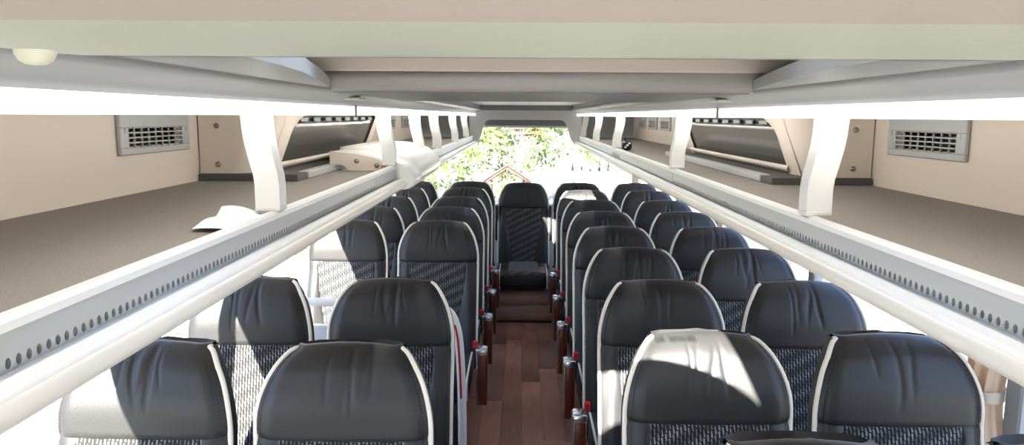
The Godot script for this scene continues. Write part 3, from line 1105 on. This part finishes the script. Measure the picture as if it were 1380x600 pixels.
	pl.append(Vector2(-0.60, 1.905)); pl.append(Vector2(-0.60, 1.62)); pl.append(Vector2(-0.585, 1.575)); pl.append(Vector2(-0.56, 1.540)); pl.append(Vector2(-0.53, 1.545))
	pl.append(Vector2(-0.497, 1.595)); pl.append(Vector2(-0.478, 1.64))
	arc.call(-0.378, 1.737, 0.07, PI * 0.95, PI * 0.5)
	arc.call(0.362, 1.737, 0.07, PI * 0.5, PI * 0.05)
	pl.append(Vector2(0.462, 1.64)); pl.append(Vector2(0.481, 1.595)); pl.append(Vector2(0.515, 1.545)); pl.append(Vector2(0.545, 1.540)); pl.append(Vector2(0.57, 1.575)); pl.append(Vector2(0.585, 1.62)); pl.append(Vector2(0.585, 1.905))
	var po := thing("rear_portal", "grey arched surround of the rear window", "surround", Vector3.ZERO)
	part("frame", prism_mesh(pl, -7.895, -7.945, false, 0.0), M.portal_grey, po)
	part("visor", span_mesh(-0.46, 0.445, 1.745, 1.86, -7.99, -8.03, 0.004), M.dark_grey, po, Vector3.ZERO, "dark grey visor strip at the window top")
	# round courtesy lamp hanging from the crossbeam
	var lamp := thing("dome_lamp", "small cream dome lamp under the ceiling crossbeam", "lamp", Vector3(-0.455, 1.9045, -0.640))
	part("ring", lathe_mesh([Vector2(0.0170, 0.006), Vector2(0.0170, 0.001), Vector2(0.0160, 0.0005)], 24), M.dome_plastic, lamp)
	part("globe", lathe_mesh([Vector2(0.0165, 0.001), Vector2(0.0160, -0.005), Vector2(0.013, -0.0105), Vector2(0.008, -0.0135), Vector2(0.0, -0.0145)], 24), M.dome_plastic, lamp)

# outline in (x, z), lying flat between two heights
func plate_xz(st: SurfaceTool, o: PackedVector2Array, y0: float, y1: float) -> void:
	st.set_smooth_group(-1)
	var ix := Geometry2D.triangulate_polygon(o)
	for y in [y0, y1]:
		for i in range(0, ix.size(), 3):
			tri(st, Vector3(o[ix[i]].x, y, o[ix[i]].y), Vector3(o[ix[i + 1]].x, y, o[ix[i + 1]].y), Vector3(o[ix[i + 2]].x, y, o[ix[i + 2]].y))
	for i in o.size():
		var p := o[i]
		var q := o[(i + 1) % o.size()]
		quad(st, Vector3(p.x, y0, p.y), Vector3(q.x, y0, q.y), Vector3(q.x, y1, q.y), Vector3(p.x, y1, p.y))
	st.set_smooth_group(0)

# outline in (z, y), swept along x
func prism_x(st: SurfaceTool, pts: Array, x0: float, x1: float) -> void:
	var n := pts.size()
	st.set_smooth_group(0)
	for i in n:
		var a: Vector2 = pts[i]
		var b: Vector2 = pts[(i + 1) % n]
		quad(st, Vector3(x0, a.y, a.x), Vector3(x0, b.y, b.x), Vector3(x1, b.y, b.x), Vector3(x1, a.y, a.x))
	st.set_smooth_group(-1)
	var pk := PackedVector2Array(pts)
	var ix := Geometry2D.triangulate_polygon(pk)
	for x in [x0, x1]:
		for t in range(0, ix.size(), 3):
			tri(st, Vector3(x, pk[ix[t]].y, pk[ix[t]].x), Vector3(x, pk[ix[t + 1]].y, pk[ix[t + 1]].x), Vector3(x, pk[ix[t + 2]].y, pk[ix[t + 2]].x))
	st.set_smooth_group(0)

func build_racks() -> void:
	rack(-1.0, "luggage_rack", "long luggage rack interrupted by the white pod, on the stairwell side", [[1.2, -3.05, -2.62], [-4.08, -7.893, -4.08]])
	rack(1.0, "luggage_rack", "long unbroken luggage rack opposite the stairwell", [[1.2, -7.893, -2.95]])
	var zl := [-1.567, -2.99, -3.86, -4.68, -5.93, -7.10]
	var nl := ["first white rack post beside the sheet of paper", "white rack post beside the rounded white pod's front end", "white rack post behind the rounded white pod", "second white rack post behind the rounded white pod", "third white rack post behind the rounded white pod", "last white rack post before the rear surround, stairwell side"]
	for i in zl.size(): rack_post(-1.0, zl[i], nl[i])
	var zr := [-1.553, -2.96, -4.86, -6.21, -7.52]
	var nr := ["white rack post before the beige housing, opposite the stairwell", "white rack post at mid length of the dark panel, opposite the stairwell", "white rack post beside the small black bag", "white rack post one behind the small black bag", "last white rack post before the rear surround, opposite the stairwell"]
	for i in zr.size(): rack_post(1.0, zr[i], nr[i])
	duct_box(-1.0, "beige housing with dark glossy panel, in the rack with the white pod")
	duct_box(1.0, "beige housing with dark glossy panel, in the unbroken rack")
	vent(-1.0, VENTS[-1][0], "grey slotted air vent on the rack wall above the sheet of paper")
	vent(1.0, VENTS[1][0], "grey slotted air vent beside the housing in the unbroken rack")
	var vr := ["grey vent first behind the housing on the unbroken rack's wall", "grey vent second behind the housing on the unbroken rack's wall", "grey vent third behind the housing on the unbroken rack's wall", "grey vent nearest the rear end panel of the unbroken rack"]
	for i in 4: vent(1.0, VENTS[1][i + 1], vr[i])
	vent(-1.0, VENTS[-1][1], "grey vent between the third post behind the pod and the housing")
	vent(-1.0, VENTS[-1][2], "grey vent nearest the rear end panel, in the rack with the pod")
	# pod over the stairwell
	var p := thing("rack_pod", "rounded white pod over the stairwell, bulging out of the rack", "pod", Vector3.ZERO)
	var shape := [Vector2(-0.83, 1.712), Vector2(-0.80, 1.716), Vector2(-0.68, 1.714), Vector2(-0.60, 1.702), Vector2(-0.545, 1.680), Vector2(-0.505, 1.650), Vector2(-0.480, 1.618), Vector2(-0.474, 1.590), Vector2(-0.484, 1.566), Vector2(-0.515, 1.552), Vector2(-0.57, 1.546), Vector2(-0.70, 1.550), Vector2(-0.83, 1.57)]
	var st := tool()
	var rings := [[-3.20, 0.90], [-3.205, 0.97], [-3.23, 1.0], [-3.6, 1.0], [-3.95, 0.985], [-4.05, 0.955], [-4.11, 0.90], [-4.14, 0.80]]
	var centre := Vector2(-0.70, 1.63)
	loft(st, shape, centre, rings)
	part("shell", done(st), M.white_plastic, p)
	st = tool()
	var lobe := [Vector2(-0.70, 1.672), Vector2(-0.60, 1.670), Vector2(-0.555, 1.662), Vector2(-0.520, 1.645), Vector2(-0.492, 1.618), Vector2(-0.478, 1.590), Vector2(-0.482, 1.564), Vector2(-0.505, 1.548), Vector2(-0.545, 1.541), Vector2(-0.62, 1.542), Vector2(-0.70, 1.55)]
	loft(st, lobe, Vector2(-0.60, 1.605), [[-3.045, 0.93], [-3.05, 0.98], [-3.065, 1.0], [-3.23, 1.0]])
	part("end_lobe", done(st), M.white_plastic, p)
	var plate := [Vector2(-0.815, 1.650), Vector2(-0.815, 1.704), Vector2(-0.70, 1.692), Vector2(-0.64, 1.680), Vector2(-0.605, 1.664), Vector2(-0.588, 1.648), Vector2(-0.585, 1.627), Vector2(-0.735, 1.627), Vector2(-0.765, 1.650)]
	part("side_plate", prism_mesh(PackedVector2Array(plate), -2.985, -3.0, false), M.beige, p, Vector3.ZERO, "beige end plate with two screws")
	var top := [Vector2(-0.813, 1.655), Vector2(-0.813, 1.703), Vector2(-0.80, 1.702), Vector2(-0.70, 1.698), Vector2(-0.64, 1.686), Vector2(-0.60, 1.668), Vector2(-0.585, 1.645), Vector2(-0.59, 1.63), Vector2(-0.73, 1.63), Vector2(-0.77, 1.653)]
	part("top_cover", prism_mesh(PackedVector2Array(top), -3.0, -3.22, true), M.white_plastic, p)
	screw(p, Vector3(-0.706, 1.666, -2.985), Vector3.BACK, 0.010)
	screw(p, Vector3(-0.625, 1.648, -2.985), Vector3.BACK, 0.010)
	# the sheet of paper on the left shelf
	var sh := thing("paper_sheet", "white crumpled sheet of paper on the carpeted shelf", "paper", Vector3(-0.608, SHELF_Y + 0.002, -1.47))
	st = tool()
	var corner := [Vector2(-0.065, 0.07), Vector2(0.040, 0.10), Vector2(0.040, -0.115), Vector2(-0.075, -0.10)]
	for side in 2:
		grid(st, 10, 12, func(u, v):
			var a: Vector2 = (corner[0] as Vector2).lerp(corner[1], u)
			var b: Vector2 = (corner[3] as Vector2).lerp(corner[2], u)
			var q := a.lerp(b, v)
			var y: float = 0.004 + 0.012 * absf(sin(u * 3.0 + v * 4.0)) * (0.3 + v) + 0.03 * pow(maxf(0.0, v - 0.55), 1.3) * (1.0 - u)
			return Vector3(q.x, y + side * 0.0006, q.y), null, side == 0)
	part("sheet", done(st), M.paper, sh)
	# small black bag on the right shelf
	var bag := thing("small_bag", "small black bag with white patches on the rack shelf", "bag", Vector3(0.66, SHELF_Y + 0.001, -5.0))
	part("body", pill_mesh(Vector3(0, 0.032, 0), Vector3(0.06, 0.062, 0.10), 0.022, 4), M.shell, bag)
	part("strap", tube_mesh(smooth_path([Vector3(-0.01, 0.055, 0.03), Vector3(-0.015, 0.085, 0.02), Vector3(-0.015, 0.088, -0.01), Vector3(-0.01, 0.055, -0.03)], 5), 0.004), M.shell, bag)
	for k2 in 3: part("patch", pill_mesh(Vector3.ZERO, Vector3(0.016, 0.012, 0.006), 0.0028, 2), M.paper, bag, Vector3(-0.015 + 0.013 * k2, 0.022 + 0.013 * k2, 0.050))
	# dark label on the right rack's fascia
	var lb := thing("rack_label", "small dark grey plate on the unbroken rack's fascia", "plate", Vector3(0.5572, 1.606, -4.75))
	part("plate", box_mesh(Vector3.ZERO, Vector3(0.0016, 0.022, 0.36), 0.0005), M.dark_grey, lb)

func loft(st: SurfaceTool, shape: Array, centre: Vector2, rings: Array) -> void:
	var n := shape.size()
	for k in rings.size() - 1:
		for i in n:
			var pts := []
			for e in [[k, i], [k, (i + 1) % n], [k + 1, (i + 1) % n], [k + 1, i]]:
				var q: Vector2 = centre + ((shape[e[1]] as Vector2) - centre) * (rings[e[0]][1] as float)
				pts.append(Vector3(q.x, q.y, rings[e[0]][0]))
			quad(st, pts[0], pts[1], pts[2], pts[3])
	for k in [0, rings.size() - 1]:
		var pl := PackedVector2Array()
		for q in shape: pl.append(centre + (q - centre) * (rings[k][1] as float))
		var ix := Geometry2D.triangulate_polygon(pl)
		st.set_smooth_group(-1)
		for t in range(0, ix.size(), 3):
			tri(st, Vector3(pl[ix[t]].x, pl[ix[t]].y, rings[k][0]), Vector3(pl[ix[t + 1]].x, pl[ix[t + 1]].y, rings[k][0]), Vector3(pl[ix[t + 2]].x, pl[ix[t + 2]].y, rings[k][0]))
		st.set_smooth_group(0)

func build_seats() -> void:
	var ord := ["rearmost", "second", "third", "fourth", "fifth", "sixth", "seventh", "eighth", "ninth"]
	var left_aisle := make_seat(1)
	var right_aisle := make_seat(-1)
	var plain := make_seat(0)
	var zr := [-1.335, -2.09, -2.81, -3.54, -4.25, -4.95, -5.64, -6.40, -7.13]
	for i in zr.size():
		var o: String = ord[zr.size() - 1 - i]
		var row := ("rearmost row" if o == "rearmost" else o + " row from the rear window")
		var lit := ", sun patch on its headrest" if i == 1 else ""
		place_seat(right_aisle if i < 8 else plain, 0.505 if i else 0.53, zr[i], i * 3 + 1, "black coach seat, aisle side, %s, opposite the stairwell" % row if i != 1 else "black aisle coach seat with a bright sun patch across its headrest, eighth row from rear")
		place_seat(plain, 1.055 if i else 1.08, zr[i], i * 5 + 2, "black coach seat, window side, %s, opposite the stairwell" % row)
	var zl := [-1.95, -2.79, -4.43, -5.12, -5.80, -6.55, -7.20]
	for i in zl.size():
		var o: String = ord[zl.size() - 1 - i]
		var row := ("rearmost row" if o == "rearmost" else o + " row from the rear window")
		place_seat(left_aisle if i < 6 else plain, -0.542 if i else -0.524, zl[i], i * 3 + 2, "black coach seat, aisle side, %s, stairwell side" % row)
		place_seat(plain, -1.092 if i else -1.074, zl[i], i * 7 + 1, "black coach seat, window side, %s, stairwell side" % row)
	var centre := place_seat(plain, -0.022, -7.10, 3, "black centre coach seat at the end of the aisle, on the step")
	for s in [-1.0, 1.0]:
		part("raised_armrest", pill_mesh(Vector3(s * 0.255, 0.83, 0.04), Vector3(0.030, 0.34, 0.06), 0.012, 3), M.shell, centre)
	for p in [left_aisle, right_aisle, plain]: p.free()

func build_fittings() -> void:
	# guard rail round the stairwell, white with a red stripe
	var g := thing("guard_rail", "white stairwell guard rail with a red stripe on its upright", "rail", Vector3(0, 0, -3.42))
	var path := smooth_path([Vector3(-0.318, 0.0, 0), Vector3(-0.320, 0.45, 0), Vector3(-0.328, 0.70, 0), Vector3(-0.345, 0.85, 0), Vector3(-0.39, 0.935, 0), Vector3(-0.50, 0.965, 0), Vector3(-0.80, 0.968, 0), Vector3(-1.33, 0.968, 0)], 6)
	part("tube", tube_mesh(path, 0.021, -1, 12, Vector3.BACK), M.white_plastic, g)
	var stripe := []
	for q in path:
		if q.y > 0.50 and q.y < 0.87 and q.x > -0.40: stripe.append(q + Vector3(-0.002, 0, 0.0195))
	part("red_stripe", tube_mesh(stripe, 0.0055, 0.0025, 6, Vector3.BACK), M.buckle_red, g, Vector3.ZERO, "red stripe")
	part("panel", span_mesh(-1.32, -0.42, 0.62, 0.86, 0.012, -0.012, 0.006), M.white_plastic, g, Vector3.ZERO, "white guard panel")
	part("panel_joint", span_mesh(-1.32, -0.42, 0.775, 0.781, 0.015, 0.011, 0.0005), M.dark_grey, g)
	# dark red strap beside the seat before the stairwell
	var sp := thing("belt_strap", "dark red looped strap beside the seat in front of the stairwell", "strap", Vector3(-0.262, 0, -2.19))
	part("webbing", tube_mesh(smooth_path([Vector3(-0.012, 0.40, -0.05), Vector3(-0.014, 0.70, -0.04), Vector3(0.0, 0.785, -0.02), Vector3(0.035, 0.775, 0.02), Vector3(0.052, 0.70, 0.05), Vector3(0.055, 0.50, 0.06)], 6), 0.009, 0.004, 8, Vector3.BACK), M.strap_red, sp)
	# curtains
	curtain(1.0, -2.13, 0.18, 1.555, "beige curtain gathered by a tieback, beside the front window seat")
	curtain(1.0, -3.90, 0.22, 1.565, "pinkish beige curtain beside the middle windows, opposite the stairwell", false)
	curtain(1.0, -5.15, 0.20, 1.57, "pinkish beige curtain at the rear side pillar, opposite the stairwell", false)
	curtain(1.0, -8.20, 0.30, 1.57, "beige curtain in the rear corner opposite the stairwell", false, 1.22)
	curtain(-1.0, -8.20, 0.30, 1.57, "beige curtain in the rear corner on the stairwell side", false, 1.16)
	curtain(-1.0, -4.58, 0.14, 1.57, "beige curtain beside the stairwell window", false)
	# yellow-green notice on the left window
	var n := thing("window_notice", "yellow green notice sticker on the stairwell window", "sticker", Vector3(-1.378, 1.07, -4.42))
	part("sheet", box_mesh(Vector3.ZERO, Vector3(0.002, 0.10, 0.26), 0.0005), M.sign_yellow, n)
	part("print_line", box_mesh(Vector3(0.0016, -0.018, 0), Vector3(0.001, 0.008, 0.2), 0.0003), M.print_dark, n)

func build_outside() -> void:
	var g := struct("ground", span_mesh(-90, 90, -1.4, -1.2, 60, -140, 0.0), M.ground, "pale paved ground outside", "ground")
	# trees behind the bus
	var spec := [[-2.1, -20.5, 2.9, 1.0, 800, 0], [-0.75, -23.5, 4.4, 1.5, 2000, 2], [1.3, -26.5, 4.8, 1.6, 1500, 0], [-3.6, -29.5, 4.6, 1.6, 500, 1], [3.6, -32.5, 4.6, 1.5, 350, 2]]
	var names := ["small bushy tree beyond the rear window beside the timber canopy", "pale green tree behind the timber canopy", "green tree right behind the centre of the rear window", "darker green tree at the back of the group", "thin pale tree above the white garden wall"]
	for i in spec.size():
		var a: Array = spec[i]
		tree("garden_tree", names[i], Vector3(a[0], -1.2, a[1]), a[2], a[3], a[4], M["leaf%d" % a[5]], 60 + i, "trees beyond the rear window")
	# small timber canopy
	var w := thing("timber_canopy", "small brown timber gable canopy outside the rear window", "canopy", Vector3(-0.40, -1.2, -18.0))
	for s in [-1.0, 1.0]:
		part("post", span_mesh(s * 0.40 - 0.03, s * 0.40 + 0.03, 0.0, 1.45, -0.03, 0.03, 0.006), M.timber, w)
		part("rafter", tube_mesh([Vector3(0, 1.80, 0.05), Vector3(s * 0.56, 1.43, 0.05)], 0.03, 0.035, 4), M.timber, w)
		part("rafter", tube_mesh([Vector3(0, 1.80, -0.6), Vector3(s * 0.56, 1.43, -0.6)], 0.03, 0.035, 4), M.timber, w)
		part("back_post", span_mesh(s * 0.40 - 0.03, s * 0.40 + 0.03, 0.0, 1.45, -0.62, -0.56, 0.006), M.timber, w)
		var st := tool()
		quad(st, Vector3(0, 1.835, 0.08), Vector3(s * 0.58, 1.455, 0.08), Vector3(s * 0.58, 1.455, -0.68), Vector3(0, 1.835, -0.68))
		quad(st, Vector3(0, 1.85, 0.08), Vector3(s * 0.58, 1.47, 0.08), Vector3(s * 0.58, 1.47, -0.68), Vector3(0, 1.85, -0.68))
		part("roof_board", done(st), M.timber, w)
	part("king_post", span_mesh(-0.02, 0.02, 1.40, 1.78, 0.03, 0.07, 0.004), M.bark, w)
	part("tie_beam", span_mesh(-0.42, 0.42, 1.40, 1.45, 0.02, 0.08, 0.004), M.timber, w)
	# white garden wall with a row of dark conifers
	var gw := thing("garden_wall", "low white garden wall under the row of conifers", "wall", Vector3(3.7, -1.2, -28.0))
	part("body", span_mesh(-2.1, 2.4, 0.0, 0.92, -0.1, 0.1, 0.01), M.roof_white, gw)
	part("coping", span_mesh(-2.15, 2.45, 0.92, 0.98, -0.14, 0.14, 0.01), M.roof_white, gw)
	var rng := RandomNumberGenerator.new()
	rng.seed = 4
	for i in 12:
		var t := thing("conifer", "small dark conifer in the row behind the white garden wall", "shrub", Vector3(1.9 + i * 0.34, -1.2, -28.35 - rng.randf() * 0.2), rng.randf() * TAU, "conifers behind the garden wall")
		var h := rng.randf_range(1.15, 1.42)
		var prof := []
		for k in 9:
			var v := k / 8.0
			prof.append(Vector2((0.155 * (1.0 - v) + 0.012) * (1.0 if k % 2 == 0 else 0.72), 0.12 + v * (h - 0.12)))
		part("crown", lathe_mesh(prof, 9), M.conifer, t)
		part("stem", tube_mesh([Vector3.ZERO, Vector3(0, 0.2, 0)], 0.03, -1, 6), M.bark, t)
